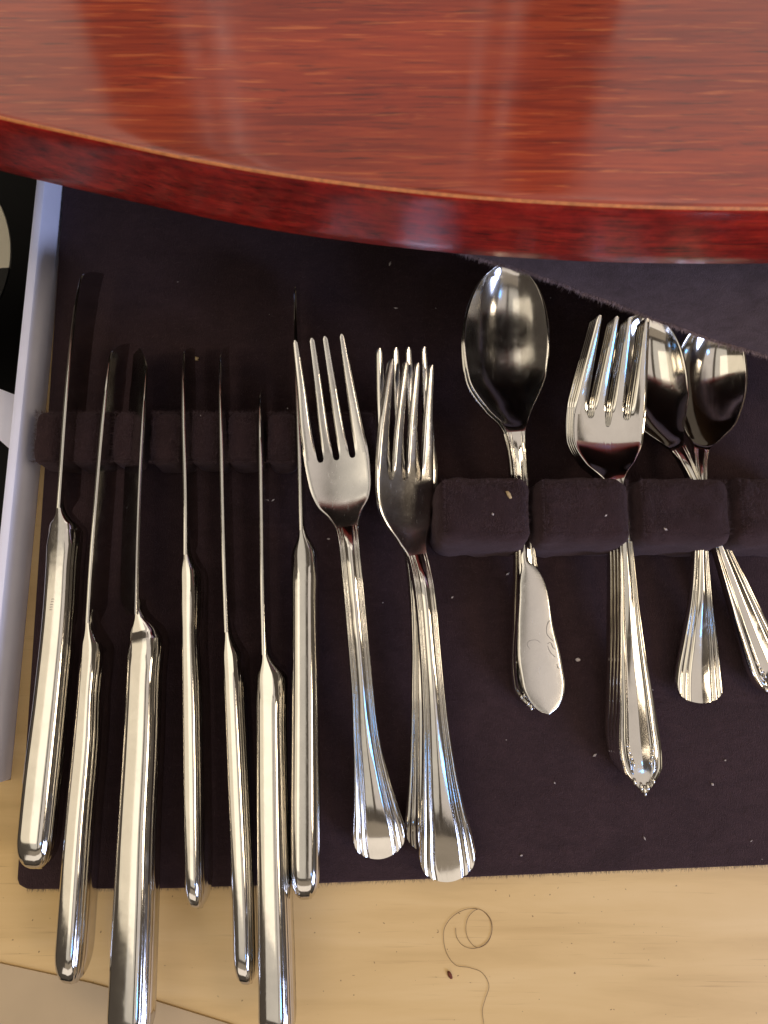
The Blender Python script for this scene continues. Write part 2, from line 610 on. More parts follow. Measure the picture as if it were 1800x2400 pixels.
def spoon(ctrl, label, group, ineck, handle='fluted', depth=0.0075, name='teaspoon', bowl_mat='steel', n_handle=80, inner_rim=True):
    """controls run: bowl tip (w 0) .. neck (index ineck) .. handle end"""
    pa = Path(ctrl)
    sn = pa.s_of(ineck)
    root = empty(name, P(ctrl[ineck][0], ctrl[ineck][1], 0), label, 'spoon', group)
    us = cols(41, (0.9, -0.9, 0.95, -0.95, 0.98, -0.98))
    imax = max(range(ineck), key=lambda i: ctrl[i][3])
    smax, wmax = pa.s_of(imax), float(pa.w[imax])
    plain_width = pa.width
    pa.width = lambda s: wmax * max(0.0, 1 - ((smax - s) / smax) ** 2.15) ** (1 / 2.0) if s < smax else plain_width(s)

    def bowl_h(u, s):
        k = min(max(s / sn, 0), 1)
        dz = depth * (math.sin(math.pi * min(k / 0.97, 1.0) ** 0.85)) ** 0.8 if k < 0.97 else 0.0
        a = min(abs(u) / 0.95, 1.0)
        return -dz * (1 - a ** 2.2) - 0.0003 * smooth(0.965, 1.0, abs(u))

    def hand_h(u, s):
        k = smooth(sn - 0.01, sn + 0.08, s)
        f = flute_h(u, pa.width(s)) if handle == 'fluted' else ornate_h(u, s, 0)
        return f * k
    # denser stations near the tip so that it stays round
    V, F = plate(pa, us, lambda u: 0.0, lambda u: sn, 90, bowl_h, thick=0.0012, end1=False, crowd=1.9)
    link('bowl', V, F, M[bowl_mat], root, sharp=60)
    handle_part(pa, sn, hand_h, handle, root, n_handle)
    return root


def knife(blade, handle, label, roll_h=0.0, roll_b=0.0, hh=0.017, bh=0.019, spine=8.5, tip_drop=0.016, hallmark=False, group='dinner knives standing in the felt slots'):
    """blade: (px,py,z) from tip to neck along the spine; handle: (px,py,z,w) from bolster to butt along its top"""
    root = empty('dinner_knife', P(handle[0][0], handle[0][1], 0), label, 'knife', group)
    # ---- blade: wedge hanging from the spine
    tipx, tipy, tipz = blade[0]
    pb = Path([(x, y, z, spine, roll_b) for (x, y, z) in [(tipx + (tipx - blade[1][0]) * 42.0 / max(20.0, blade[1][1] - tipy), tipy - 42, tipz)] + blade[1:]])
    n = 60
    V, F = [], []
    sec = ((-0.5, 0.0), (-0.25, 0.0002), (0.25, 0.0002), (0.5, 0.0), (0.40, -0.3), (0.06, -1.0), (-0.06, -1.0), (-0.40, -0.3))
    m = len(sec)
    for j in range(n + 1):
        s = j / n
        c, t, side, up = pb.frame(s)
        w = pb.width(s) * (0.28 + 0.72 * smooth(0.0, 0.40, s) ** 0.8) * 1.0
        drop = -tip_drop * (1 - min(s / 0.13, 1.0)) ** 1.7
        hgt = max(0.0006, bh + drop - 0.001) if s < 0.13 else bh
        hgt = hgt * (1 - 0.35 * smooth(0.93, 1.0, s))
        for (a, b) in sec:
            bb = b if abs(b) < 0.01 else b * hgt
            V.append(c + side * (a * w) + up * (bb + drop))
    for j in range(n):
        for i in range(m):
            a, b = j * m + i, j * m + (i + 1) % m
            F.append((a, b, b + m, a + m))
    F.append(tuple(range(m))); F.append(tuple(range(n * m, n * m + m)))
    link('blade', V, F, M['blade'], root, sharp=35)
    # ---- bolster and handle share one path: thin neck, concave flare, round shoulder, slight waist
    (x0, y0, z0, w0), (x1, y1, z1, w1), (x2, y2, z2, w2), (x3, y3, z3, w3) = handle[:4]
    q = min(1.0, 95.0 / (y3 - y2))
    hc = [(x0, y0 - 20, z0, w0 * 0.85), (x0, y0, z0, w0), (x0 + (x1 - x0) * .6, y0 + (y1 - y0) * .6, z0, w0 + (w1 - w0) * .34), (x1, y1, z1, w1 * 0.92),
          (x1 + (x2 - x1) * .6, y1 + (y2 - y1) * .6, z1, w2 * 0.97), (x2, y2 + 4, z2, w2 * 1.05), (x2 + (x3 - x2) * q, y2 + (y3 - y2) * q, z2, w2 * 0.98)]
    hc += [h for h in handle[3:] if h[1] > y2 + 130]
    ph = Path([(x, y, z, w * 1.08, roll_h) for (x, y, z, w) in hc])
    prof = [(0.0, 0.0), (0.25, -0.0015), (0.44, -0.006), (0.52, -0.012), (0.66, -0.034), (0.78, -0.060), (0.84, -0.085), (0.835, -0.120), (0.80, -0.145), (0.86, -0.165), (0.925, -0.195),
            (0.935, -0.235), (0.895, -0.265), (0.94, -0.285), (0.985, -0.32), (0.99, -0.37), (0.95, -0.40), (0.99, -0.43), (1.0, -0.48), (1.0, -0.56), (0.95, -0.62), (0.97, -0.67),
            (0.90, -0.73), (0.90, -0.765), (0.80, -0.83), (0.66, -0.91), (0.45, -0.975), (0.22, -1.0)]
    ring = prof + [(-a, b) for (a, b) in reversed(prof[1:])]
    ring.insert(len(prof), (0.0, -1.004))
    m = len(ring)
    sb = ph.s_of(5)       # where the flared bolster ends and the handle proper begins

    def build(sa, sz, n, name, capend):
        V, F = [], []
        L = ph.len
        for j in range(n + 1):
            k = j / n
            s = sa + (sz - sa) * k
            if capend:      # crowd stations to the rounded butt
                s = sa + (sz - sa) * (1 - (1 - k) ** 2.2)
            c, t, side, up = ph.frame(s)
            w = ph.width(s)
            d = (1 - s) * L
            e = 1.0
            rr = 0.012
            if d < rr:
                q = 1 - d / rr
                e = max(0.0, 1 - q ** 2.4) ** 0.5
            ee = max(0.12, 1 - (max(0.0, 1 - d / rr)) ** 2.9) ** 0.42
            hk = hh * (0.40 + 0.60 * smooth(0.0, sb, s))
            fl = smooth(sb * 0.9, sb * 1.5, s) * (1.0 if d > rr else e)
            sh = (1 - e) * hk * 0.42
            for i, (a, b) in enumerate(ring):
                aw = math.copysign((1 - (abs(2 * b + 1)) ** 3.2) ** 0.5 if abs(2 * b + 1) < 1 else 0.0, a)
                aa = a * fl + (aw if abs(a) > 1e-6 else 0) * (1 - fl) if abs(a) > 0.5 else a
                V.append(c + side * (aa * w / 2 * ee) + up * (b * hk * e * 0.999 - sh))
        for j in range(n):
            for i in range(m):
                a, b = j * m + i, j * m + (i + 1) % m
                F.append((a, b, b + m, a + m))
        F.append(tuple(range(m)) if not capend else tuple(range(n * m, n * m + m)))
        return link(name, V, F, M['steel'], root, sharp=32)
    build(0.0, sb, 26, 'bolster', False)
    hd = build(sb, 1.0, 90, 'handle', True)
    if hallmark:
        for q in range(5):
            y = 1404 + q * 6.2
            x = 123.5 - q * 1.2
            z = handle[3][2] + 0.00005
            tube('hallmark', [P(x - 3.2, y + 0.6, z), P(x, y - 0.4, z + 0.00003), P(x + 3.0, y + 0.3, z)], 0.00011, M['etch'], 5, hd)
    return root


# ================================================================== the setting
def slab_poly(name, pts, z0, z1, material, parent=None, r=0.0006):
    n = len(pts)
    V = [Vector((p.x, p.y, z0)) for p in pts] + [Vector((p.x, p.y, z1)) for p in pts]
    F = [tuple(range(n)), tuple(range(n, 2 * n))] + [(i, (i + 1) % n, n + (i + 1) % n, n + i) for i in range(n)]
    o = link(name, V, F, material, parent, smooth=False)
    if r:
        bm = bmesh.new(); bm.from_mesh(o.data)
        bmesh.ops.bevel(bm, geom=[e for e in bm.edges], offset=r, segments=2, affect='EDGES', profile=0.5)
        bm.to_mesh(o.data); bm.free()
        o.data.polygons.foreach_set("use_smooth", [True] * len(o.data.polygons))
        o.data.set_sharp_from_angle(angle=R(40))
    return o


# dark floor far below the drawer
pf = [Vector((-3, -3, 0)), Vector((3, -3, 0)), Vector((3, 3, 0)), Vector((-3, 3, 0))]
fl = link('floor', [Vector((p.x, p.y, -0.12)) for p in pf], [(0, 1, 2, 3)], M['black'], None, smooth=False)
tag(fl, kind='structure')

drawer = empty('drawer', P(900, 1200, -0.012), 'open drawer with a pale maple bottom and a white painted side strip', 'drawer')
wl0, wl1 = P(158, 420, 0.0), P(24, 1828, 0.0)
wd = (wl1 - wl0).normalized()
far = wl0 - wd * 0.25
b0 = wl1
pts = [far, b0, P(-500, 1842, 0), P(-500, 2900, 0), P(2700, 2900, 0), Vector((0.36, far.y, 0))]
slab_poly('drawer_bottom', pts, -0.012, 0.0, M['maple'], drawer, 0.0004)
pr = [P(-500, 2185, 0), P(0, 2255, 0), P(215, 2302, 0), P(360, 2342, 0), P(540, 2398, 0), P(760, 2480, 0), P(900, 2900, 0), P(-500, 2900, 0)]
slab_poly('shadow_sheet', pr, 0.0002, 0.0008, M['shadow_tan'], drawer, 0.0002)  # soft shadow wedge on the boards, laid in as a thin sheet
nrm = Vector((wd.y, -wd.x, 0))
if nrm.x > 0:
    nrm = -nrm
tw_ = 0.0042
pts = [far + nrm * 0.0002, b0 + nrm * 0.0002, b0 + nrm * tw_, far + nrm * tw_]
ws = slab_poly('side_strip', pts, -0.012, 0.019, M['white'], drawer, 0.0009)

# ------------------------------------------------------------------ lined cutlery holder
holder = empty('cutlery_holder', P(900, 1200, 0.0005), 'dark brown felt lined cutlery holder with slotted bars lying in the drawer', 'cutlery holder')
FZ = 0.0045


def felt_base():
    c = [P(150, 380, FZ), P(92, 1250, FZ), P(38, 2060, FZ)]
    bottom = [P(42, 2076, FZ), P(62, 2086, FZ), P(400, 2084, FZ), P(700, 2074, FZ), P(1000, 2062, FZ), P(1300, 2049, FZ), P(1800, 2029, FZ), P(2150, 2014, FZ)]
    pts = [Vector((c[0].x, 0.24, FZ))] + c + bottom + [Vector((bottom[-1].x, 0.24, FZ))]
    return slab_poly('felt_base', pts, 0.0006, FZ, M['felt'], holder, 0.0011)


felt_base()


def rounded_block(name, x0, x1, y0, y1, z0, z1, r, taper=0.0, disp=0.0004, skew=0.0):
    bm = bmesh.new()
    bmesh.ops.create_cube(bm, size=2.0)
    bmesh.ops.subdivide_edges(bm, edges=list(bm.edges), cuts=15, use_grid_fill=True)
    hx, hy, hz = (x1 - x0) / 2, (y1 - y0) / 2, (z1 - z0) / 2
    c = Vector(((x0 + x1) / 2, (y0 + y1) / 2, (z0 + z1) / 2))
    for v in bm.verts:
        # crowd the rows towards the edges so that the rounding is smooth
        p = Vector([h * math.copysign(abs(t) ** 0.75, t) for h, t in zip((hx, hy, hz), v.co)])
        q = Vector([max(-(h - r), min(h - r, a)) for h, a in zip((hx, hy, hz), p)])
        d = p - q
        p = q + d.normalized() * r if d.length > 1e-9 else p
        k = taper * (0.5 - p.z / hz / 2)
        p.x *= 1 + k / hx; p.y *= 1 + k / hy
        p += c
        p += noise.noise_vector(p * 150) * disp + noise.noise_vector(p * 420) * disp * 0.35 + noise.noise_vector(p * 1300) * disp * 0.16
        v.co = p
    V = [v.co.copy() for v in bm.verts]
    bm.verts.index_update()
    F = [[v.index for v in f.verts] for f in bm.faces]
    bm.free()
    return link(name, V, F, M['felt'], holder, smooth=True)


BLK = []
# the low bar between the knife blades
hb = 0.021
for (a, b) in ((70, 136), (160, 226), (256, 318), (348, 418), (442, 508), (530, 600), (624, 690), (712, 884)):
    p0, p1 = P(a, 1084, hb), P(b, 1084, hb)
    q0 = P(a, 962, hb)
    ox = random.uniform(-0.0004, 0.0004)
    rounded_block('felt_block', p0.x, p1.x, p0.y + ox, q0.y + ox, FZ - 0.0005, hb, 0.0034, 0.0003, 0.0006)
    BLK.append((p0.x, p1.x, p0.y, q0.y, hb))
# the taller blocks on the right
HB = 0.0355
for (a, b) in ((1040, 1242), (1275, 1482), (1510, 1718), (1745, 1960)):
    p0, p1 = P(a, 1254, HB), P(b, 1254, HB)
    q0 = P(a, 1122, HB)
    rounded_block('felt_block', p0.x - 0.002, p1.x + 0.0008, p0.y - 0.003, q0.y + 0.001, FZ - 0.0005, HB, 0.0056, 0.0014, 0.0010)
    BLK.append((p0.x, p1.x, p0.y, q0.y, HB))


def felt_flap():
    """the grey cloth flap that hangs down from under the table top at the right"""
    edge = [P(1040, 565, 0.052), P(1110, 600, 0.050), P(1250, 645, 0.048), P(1410, 700, 0.046), P(1540, 748, 0.044), P(1680, 792, 0.043), P(1800, 830, 0.043), P(2150, 930, 0.043)]
    xs = np.linspace(0, 1, 60)
    L = np.linspace(0, 1, len(edge))
    E = np.array([e[:] for e in edge])
    rows = 26
    V, F = [], []
    for j in range(rows + 1):
        k = j / rows
        for x in xs:
            e = Vector([float(cubic(L, E[:, i], np.array([x]))[0]) for i in range(3)])
            far_ = Vector((e.x + 0.006, e.y + 0.046, 0.101))
            p = e.lerp(far_, k)
            p.z += 0.0012 * math.sin(k * 7 + x * 5) + noise.noise(p * 60) * 0.0012
            p += noise.noise_vector(p * 900) * 0.0003
            V.append(p)
    N = len(V)
    V += [v - Vector((0, 0, 0.0022)) for v in V]
    m = len(xs)
    for j in range(rows):
        for i in range(m - 1):
            a = j * m + i
            F.append((a, a + 1, a + 1 + m, a + m)); F.append((N + a, N + a + m, N + a + 1 + m, N + a + 1))
        for i in (0, m - 1):
            a = j * m + i
            F.append((a, a + m, N + a + m, N + a))
    for j in (0, rows):
        for i in range(m - 1):
            a = j * m + i
            F.append((a, a + 1, N + a + 1, N + a))
    link('cloth_flap', V, F, M['lining'], holder, sharp=70)
    return [Vector(V[i]) for i in range(m)]


flap_edge = felt_flap()


def fuzz():
    V, F = [], []
    rnd = random.Random(3)

    def strand(p, d, ln, wd):
        nonlocal V, F
        s = d.cross(Vector((rnd.uniform(-1, 1), rnd.uniform(-1, 1), rnd.uniform(-1, 1)))).normalized() * wd
        bend = Vector((rnd.uniform(-1, 1), rnd.uniform(-1, 1), rnd.uniform(-.6, .6))) * ln * 0.35
        a = len(V)
        mid = p + d * ln * 0.5 + bend * 0.4
        V.extend([p - s, p + s, mid + s * .8, mid - s * .8, p + d * ln + bend])
        F.append((a, a + 1, a + 2, a + 3)); F.append((a + 3, a + 2, a + 4))
    # front edge of the base
    edge = [(62, 2086), (400, 2084), (700, 2074), (1000, 2062), (1300, 2049), (1800, 2029), (2150, 2014)]
    for (x0, y0), (x1, y1) in zip(edge, edge[1:]):
        for k in range(int(abs(x1 - x0) * 1.1)):
            t = rnd.random()
            p = P(x0 + (x1 - x0) * t, y0 + (y1 - y0) * t, FZ - rnd.uniform(0.0006, 0.0032))
            d = Vector((rnd.uniform(-.6, .6), -1, rnd.uniform(-.2, .15))).normalized()
            strand(p + Vector((0, 0.0003, 0)), d, rnd.uniform(0.0004, 0.0015), 0.00005)
    # block edges
    for (x0, x1, y0, y1, z) in BLK:
        n = int((x1 - x0 + 2 * (y1 - y0)) / 0.00007)
        for k in range(n):
            side = rnd.random()
            r = 0.0009
            if side < 0.36:
                p = Vector((rnd.uniform(x0, x1), y0 + r, z - r)); d = Vector((0, -.7, .7))
            elif side < 0.5:
                p = Vector((rnd.uniform(x0, x1), y1 - r, z - r)); d = Vector((0, .7, .7))
            elif side < 0.75:
                p = Vector((x1 - r, rnd.uniform(y0, y1), z - r)); d = Vector((.7, 0, .7))
            else:
                p = Vector((x0 + r, rnd.uniform(y0, y1), z - r)); d = Vector((-.7, 0, .7))
            d = (d + Vector((rnd.uniform(-.7, .7), rnd.uniform(-.7, .7), rnd.uniform(-.4, .4)))).normalized()
            strand(p, d, rnd.uniform(0.0006, 0.0021), 0.00004)
    for (x0, x1, y0, y1, z) in BLK:
        for k in range(int((x1 - x0) * (y1 - y0) * 1e6 * 4)):
            a = rnd.gauss(1.2, 0.7)
            p = Vector((rnd.uniform(x0 + .001, x1 - .001), rnd.uniform(y0 + .001, y1 - .001), z + rnd.uniform(-0.0003, 0.0002)))
            strand(p, Vector((math.cos(a), math.sin(a), rnd.uniform(-.1, .35))).normalized(), rnd.uniform(0.0006, 0.0022), 0.00004)
    A, B = P(110, 1400, FZ), P(1850, 1400, FZ)
    for k in range(26000):
        a = rnd.gauss(0.6, 0.9)
        p = Vector((rnd.uniform(A.x, B.x), rnd.uniform(P(900, 2040, FZ).y, 0.19), FZ + rnd.uniform(-0.0001, 0.0001)))
        strand(p, Vector((math.cos(a), math.sin(a), rnd.uniform(-.05, .2))).normalized(), rnd.uniform(0.0006, 0.0026), 0.00004)
    o = link('felt_fuzz', V, F, M['fuzz'], holder, smooth=False, recalc=False)
    tag(o, kind='stuff')
    V, F = [], []
    for k in range(4200):
        t = rnd.random() * (len(flap_edge) - 1)
        i = int(t)
        p = flap_edge[i].lerp(flap_edge[min(i + 1, len(flap_edge) - 1)], t - i) + Vector((0, 0.0002, -rnd.uniform(0, .002)))
        d = Vector((rnd.uniform(-.7, .3), -1, rnd.uniform(-.3, .5))).normalized()
        strand(p, d, rnd.uniform(0.0006, 0.0024), 0.00005)
    o = link('edge_fibre', V, F, M['lit_fuzz'], holder, smooth=False, recalc=False)
    tag(o, kind='stuff')


fuzz()


# ------------------------------------------------------------------ the red table top
def table_top():
    z1, th = 0.135, 0.0325
    ctl = [(-1400, -140), (-900, 45), (-400, 178), (0, 277), (217, 325), (434, 372), (651, 410), (868, 439), (1085, 462), (1302, 477), (1519, 487), (1800, 491), (2300, 480), (3000, 430)]
    E = np.array([P(x, y, z1)[:] for x, y in ctl])
    L = np.concatenate([[0], np.cumsum(np.linalg.norm(np.diff(E, axis=0), axis=1))])
    L /= L[-1]
    n = 120
    V, F = [], []
    r = 0.0016
    prof = [(0.5, 0.0)]       # (inward distance, drop)
    prof += [(r * 3, 0.0)]
    for k in range(7):
        a = k / 6 * math.pi / 2
        prof.append((r - r * math.sin(a), r - r * math.cos(a)))
    for k in range(1, 6):
        prof.append((0.0004 * k, r + (th - 2 * r - 0.001) * k / 6.0))
    prof += [(0.0026, th - 0.0022), (0.0036, th - 0.0008), (0.0052, th), (0.5, th)]
    m = len(prof)
    for i in range(n + 1):
        s = i / n
        p = Vector([float(cubic(L, E[:, k], np.array([s]))[0]) for k in range(3)])
        q = Vector([float(cubic(L, E[:, k], np.array([min(1, s + .004)]))[0]) for k in range(3)])
        q0 = Vector([float(cubic(L, E[:, k], np.array([max(0, s - .004)]))[0]) for k in range(3)])
        t = (q - q0).normalized()
        nin = Vector((-t.y, t.x, 0))
        for (a, d) in prof:
            if a > 0.1:
                V.append(Vector((p.x, 0.62, z1 - d)))
            else:
                V.append(p + nin * a - Vector((0, 0, d)))
    for i in range(n):
        for j in range(m - 1):
            a = i * m + j
            F.append((a, a + 1, a + 1 + m, a + m))
        F.append((i * m, i * m + m - 1, (i + 1) * m + m - 1, (i + 1) * m))
    F.append(tuple(range(m))); F.append(tuple(range(n * m, n * m + m)))
    top_z = z1
    o = link('table_top', V, F, M['mahogany'], None, sharp=35)
    o.data.materials.append(M['mahogany_edge']); o.data.materials.append(M['arris_glint']); o.data.materials.append(M['underside'])
    for p in o.data.polygons:
        zc = sum(o.data.vertices[v].co.z for v in p.vertices) / len(p.vertices)
        if z1 - th + 0.0004 < zc < z1 - r * 0.52:
            p.material_index = 1
        elif zc <= z1 - th + 0.0004:
            p.material_index = 3
        elif z1 - r * 0.52 < zc < z1 - r * 0.15 and len(p.vertices) == 4:
            p.material_index = 2
    tag(o, 'glossy red mahogany table top with a curved front edge above the drawer', 'table top')
    centre(o)


table_top()


# ------------------------------------------------------------------ beside the drawer, at the left edge
def plate_left():
    z = -0.05
    c = P(-276, 617, z)
    root = empty('plate', (c.x, c.y, -0.118), 'round plate with a cream upper part and a dark lower part, cut by the left edge of the photo', 'plate')
    r = P(27, 617, z).x - c.x
    ysplit = P(10, 631, z).y  # cream above this line, dark below
    prof = [(0.0001, 0.0), (r * .3, 0.0), (r * .6, 0.0), (r * .8, 0.0), (r * 0.93, 0.001), (r, 0.002), (r, 0.0005), (r * .96, -0.003), (r * .6, -0.005), (0.0001, -0.005)]
    V, F = [], []
    n = 180
    m = len(prof)
    for i in range(n):
        a = 2 * math.pi * (i + 0.5) / n
        for (rr, zz) in prof:
            V.append(Vector((c.x + rr * math.cos(a), c.y + rr * math.sin(a), z + zz)))
    for i in range(n):
        for j in range(m - 1):
            F.append((i * m + j, i * m + j + 1, ((i + 1) % n) * m + j + 1, ((i + 1) % n) * m + j))
    o = link('plate_face', V, F, M['cream'], root, sharp=50)
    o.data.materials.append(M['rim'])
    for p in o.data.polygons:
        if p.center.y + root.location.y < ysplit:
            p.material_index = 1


plate_left()
_t = [P(-60, 880, 0.004), P(40, 928, 0.004), P(18, 1048, 0.004), P(-70, 905, 0.004)]
cc = slab_poly('card', [P(-160, 850, 0.006), P(38, 926, 0.006), P(22, 1052, 0.006), P(-160, 830 + 60, 0.006)], 0.0045, 0.006, M['white'], None, 0.0002)
tag(cc, 'small pointed white card tip poking out left of the white strip', 'card')
centre(cc)

# ================================================================== knives
KN = [
    # blade spine (tip -> neck), handle top (neck, shoulder, full, ... butt)
    dict(blade=[(196, 626, .030), (180, 700, .031), (172, 760, .031), (153, 944, .031), (142, 1100, .030), (136, 1190, .029)],
         handle=[(136, 1180, .0285, 16), (137, 1212, .0285, 44), (136, 1236, .0285, 66), (126, 1410, .0286, 66), (105, 1628, .0286, 70), (80, 1845, .0286, 76), (59, 2050, .0282, 74)],
         label='leftmost dinner knife, its handle beside the white strip', roll=-3, hallmark=True, tip=.018),
    dict(blade=[(263, 798, .029), (252, 880, .030), (241, 977, .030), (222, 1194, .030), (211, 1340, .029), (204, 1460, .029)],
         handle=[(204, 1448, .0285, 12), (204, 1490, .0285, 30), (203, 1524, .0285, 44), (188, 1736, .0286, 50), (168, 1953, .0286, 54), (152, 2170, .0286, 58), (141, 2326, .0282, 56)],
         label='slim dinner knife, second from the left, its butt past the felt over the wood', roll=-8, tip=.018),
    dict(blade=[(346, 836, .029), (339, 950, .030), (331, 1085, .030), (323, 1302, .030), (320, 1440, .029)],
         handle=[(320, 1424, .0285, 14), (324, 1462, .0285, 52), (326, 1494, .0290, 72), (316, 1736, .0295, 74), (304, 1953, .0298, 78), (294, 2170, .0300, 86), (280, 2480, .0300, 92)],
         label='wide-handled dinner knife with the flat of its blade turned up, third from the left', roll=-8, rb=37, tip=.010),
    dict(blade=[(430, 812, .029), (430, 900, .030), (430, 977, .030), (434, 1194, .030), (434, 1300, .029)],
         handle=[(434, 1280, .0285, 12), (435, 1318, .0285, 30), (436, 1348, .0285, 40), (437, 1480, .0285, 36), (440, 1628, .0282, 40), (443, 1845, .0278, 42), (447, 2146, .0270, 38)],
         label='thin dinner knife, fourth from the left, with its butt just past the felt edge', roll=-9, tip=.018),
    dict(blade=[(515, 806, .029), (517, 950, .030), (519, 1085, .030), (524, 1302, .030), (530, 1482, .029)],
         handle=[(530, 1466, .0285, 11), (533, 1514, .0285, 30), (536, 1548, .0285, 42), (549, 1845, .0282, 44), (558, 2062, .0280, 46), (565, 2328, .0275, 45)],
         label='slim dinner knife leaning right, fifth from the left, close beside a wider one', roll=-9, tip=.018),
    dict(blade=[(608, 908, .029), (610, 1050, .030), (612, 1194, .030), (615, 1411, .030), (618, 1535, .029)],
         handle=[(618, 1520, .0285, 12), (622, 1566, .0285, 48), (624, 1594, .0285, 62), (626, 1845, .0290, 63), (629, 2062, .0293, 66), (633, 2279, .0295, 72), (636, 2480, .0294, 76)],
         label='wide-handled dinner knife, sixth from the left, running out of the bottom of the photo', roll=-9, tip=.014),
    dict(blade=[(691, 652, .029), (693, 780, .030), (698, 950, .030), (702, 1100, .030), (706, 1242, .029)],
         handle=[(706, 1230, .0285, 14), (710, 1272, .0285, 46), (712, 1302, .0285, 60), (713, 1628, .0285, 61), (713, 1953, .0283, 66), (713, 2124, .0278, 64)],
         label='rightmost dinner knife, its blade passing under the tines of the single fork', roll=2, tip=.018),
]
for k in KN:
    knife(k['blade'], k['handle'], k['label'], roll_h=k.get('roll', 0), roll_b=k.get('rb', 0), tip_drop=k['tip'], hallmark=k.get('hallmark', False))

# ================================================================== forks
fork([(746, 790, .041, 124), (762, 900, .0355, 134), (776, 1000, .0305, 146), (788, 1070, .0280, 152), (797, 1130, .0263, 146), (803, 1175, .0264, 122),
      (808, 1206, .0276, 76), (813, 1235, .0292, 54), (824, 1330, .0310, 50), (836, 1460, .0278, 51), (848, 1600, .0235, 53), (859, 1740, .0192, 66), (872, 1845, .0165, 90), (880, 1905, .0150, 110), (887, 1955, .0132, 128), (891, 1985, .0115, 132), (895, 2011, .0100, 126)],
     'single satin dinner fork lying over the last knife blade', None, 3, 7, name='dinner_fork')
FG = 'two stacked dinner forks beside the single fork'
fork([(944, 814, .035, 130, 22), (950, 920, .0295, 140, 24), (957, 1030, .0245, 150, 26), (959, 1100, .021, 156, 26), (958, 1160, .019, 150, 26), (958, 1215, .018, 118, 24),
      (962, 1252, .0185, 74, 18), (972, 1290, .0195, 50, 14), (984, 1380, .022, 50, 8), (990, 1500, .0205, 51, 4), (992, 1640, .0175, 57, 0), (999, 1780, .0138, 80, 0), (1006, 1880, .0115, 107, 0), (1010, 1940, .0098, 124, 0), (1012, 1970, .0085, 128, 0), (1014, 1996, .0075, 122, 0)],
     'lower fork of the stacked pair, its tine tips showing behind the upper one', FG, 3, 7, name='dinner_fork', head_mat='satin')
fork([(968, 848, .037, 116, 24), (960, 950, .0335, 134, 28), (955, 1050, .0300, 150, 30), (953, 1118, .027, 154, 30), (953, 1180, .025, 146, 30), (960, 1226, .024, 116, 26),
      (968, 1262, .0245, 74, 20), (980, 1300, .0255, 50, 14), (997, 1390, .0285, 50, 8), (1008, 1510, .0270, 51, 4), (1018, 1650, .0240, 58, 0), (1029, 1800, .0205, 80, 0), (1038, 1900, .0182, 105, 0), (1046, 1970, .0162, 126, 0), (1051, 2030, .0138, 138, 0), (1055, 2065, .0120, 130, 0)],
     'upper fork of the stacked pair, leaning on the felt block', FG, 3, 7, name='dinner_fork', head_mat='satin')
SG = 'salad forks stacked in the middle slot'
SL = ['bottom salad fork of the stack, only its left edges showing', 'second salad fork from the bottom of the stack', 'third salad fork, right under the top one of the stack',
      'top salad fork of the stack with bright blue glints on its tines']
for k in range(4):
    dh, dx, dz = (k - 3) * 5.0, (k - 3) * 8.0, (k - 3) * 0.0017
    ey = (3 - k) * -9
    fork([(1462 + dh, 742 + (3 - k) * 4, .0470 + dz, 124), (1449 + dh, 830 + (3 - k) * 3, .0410 + dz, 144), (1436 + dh, 920, .0352 + dz, 162), (1428 + dh, 975, .0322 + dz, 169), (1426 + dh, 1030, .0305 + dz, 164), (1432 + dh, 1080, .0312 + dz, 118),
          (1440 + dh, 1112, .0325 + dz, 62), (1447 + dh, 1145, .0322 + dz, 32), (1462 + dx, 1230, .0270 + dz, 30), (1467 + dx, 1290, .0240 + dz, 34), (1478 + dx, 1480, .0205 + dz, 56), (1492 + dx, 1660 + ey, .0170 + dz, 90),
          (1499 + dx, 1750 + ey, .0155 + dz, 106), (1505 + dx, 1800 + ey, .0150 + dz, 98), (1509 + dx, 1838 + ey, .0148 + dz, 46), (1511 + dx, 1860 + ey, .0148 + dz, 5)],
         SL[k], SG, 3, 7, handle='ornate', head_mat='steel', mid_deep=0.016, name='salad_fork')

# ================================================================== spoons
BS = 'large spoons in the first slot'
for k, lab in ((0, 'lower large spoon, mostly hidden under its twin'), (1, 'large spoon lying bowl up with its tip under the table top')):
    dx, dz = (k - 1) * 7, (k - 1) * 0.0022
    dy = (1 - k) * 4
    spoon([(1193, 620 + dy * 2, .0405 + dz, 2), (1192, 626 + dy * 2, .0403 + dz, 52), (1191, 645 + dy * 2, .0398 + dz, 100), (1189, 700 + dy, .0382 + dz, 166), (1187 + dx * .4, 800 + dy, .0355 + dz, 204), (1190 + dx, 880 + dy, .032 + dz, 186), (1199 + dx, 945 + dy, .031 + dz, 122), (1207 + dx, 985 + dy, .0305 + dz, 66),
           (1210 + dx, 1012 + dy, .0305 + dz, 44), (1218 + dx, 1100 + dy, .0265 + dz, 34), (1226 + dx, 1200 + dy, .0215 + dz, 32), (1234 + dx, 1300 + dy, .0185 + dz, 44), (1243 + dx, 1450 + dy, .0145 + dz, 70), (1250 + dx, 1560 + dy, .0118 + dz, 92),
           (1252 + dx, 1610 + dy, .0110 + dz, 84), (1252 + dx, 1640 + dy, .0108 + dz, 44), (1252 + dx, 1656 + dy, .0108 + dz, 5)],
          lab, BS, 8, 'ornate', 0.0088, 'large_spoon', bowl_mat='smoky')
TG = 'teaspoons crowded in the right slot'
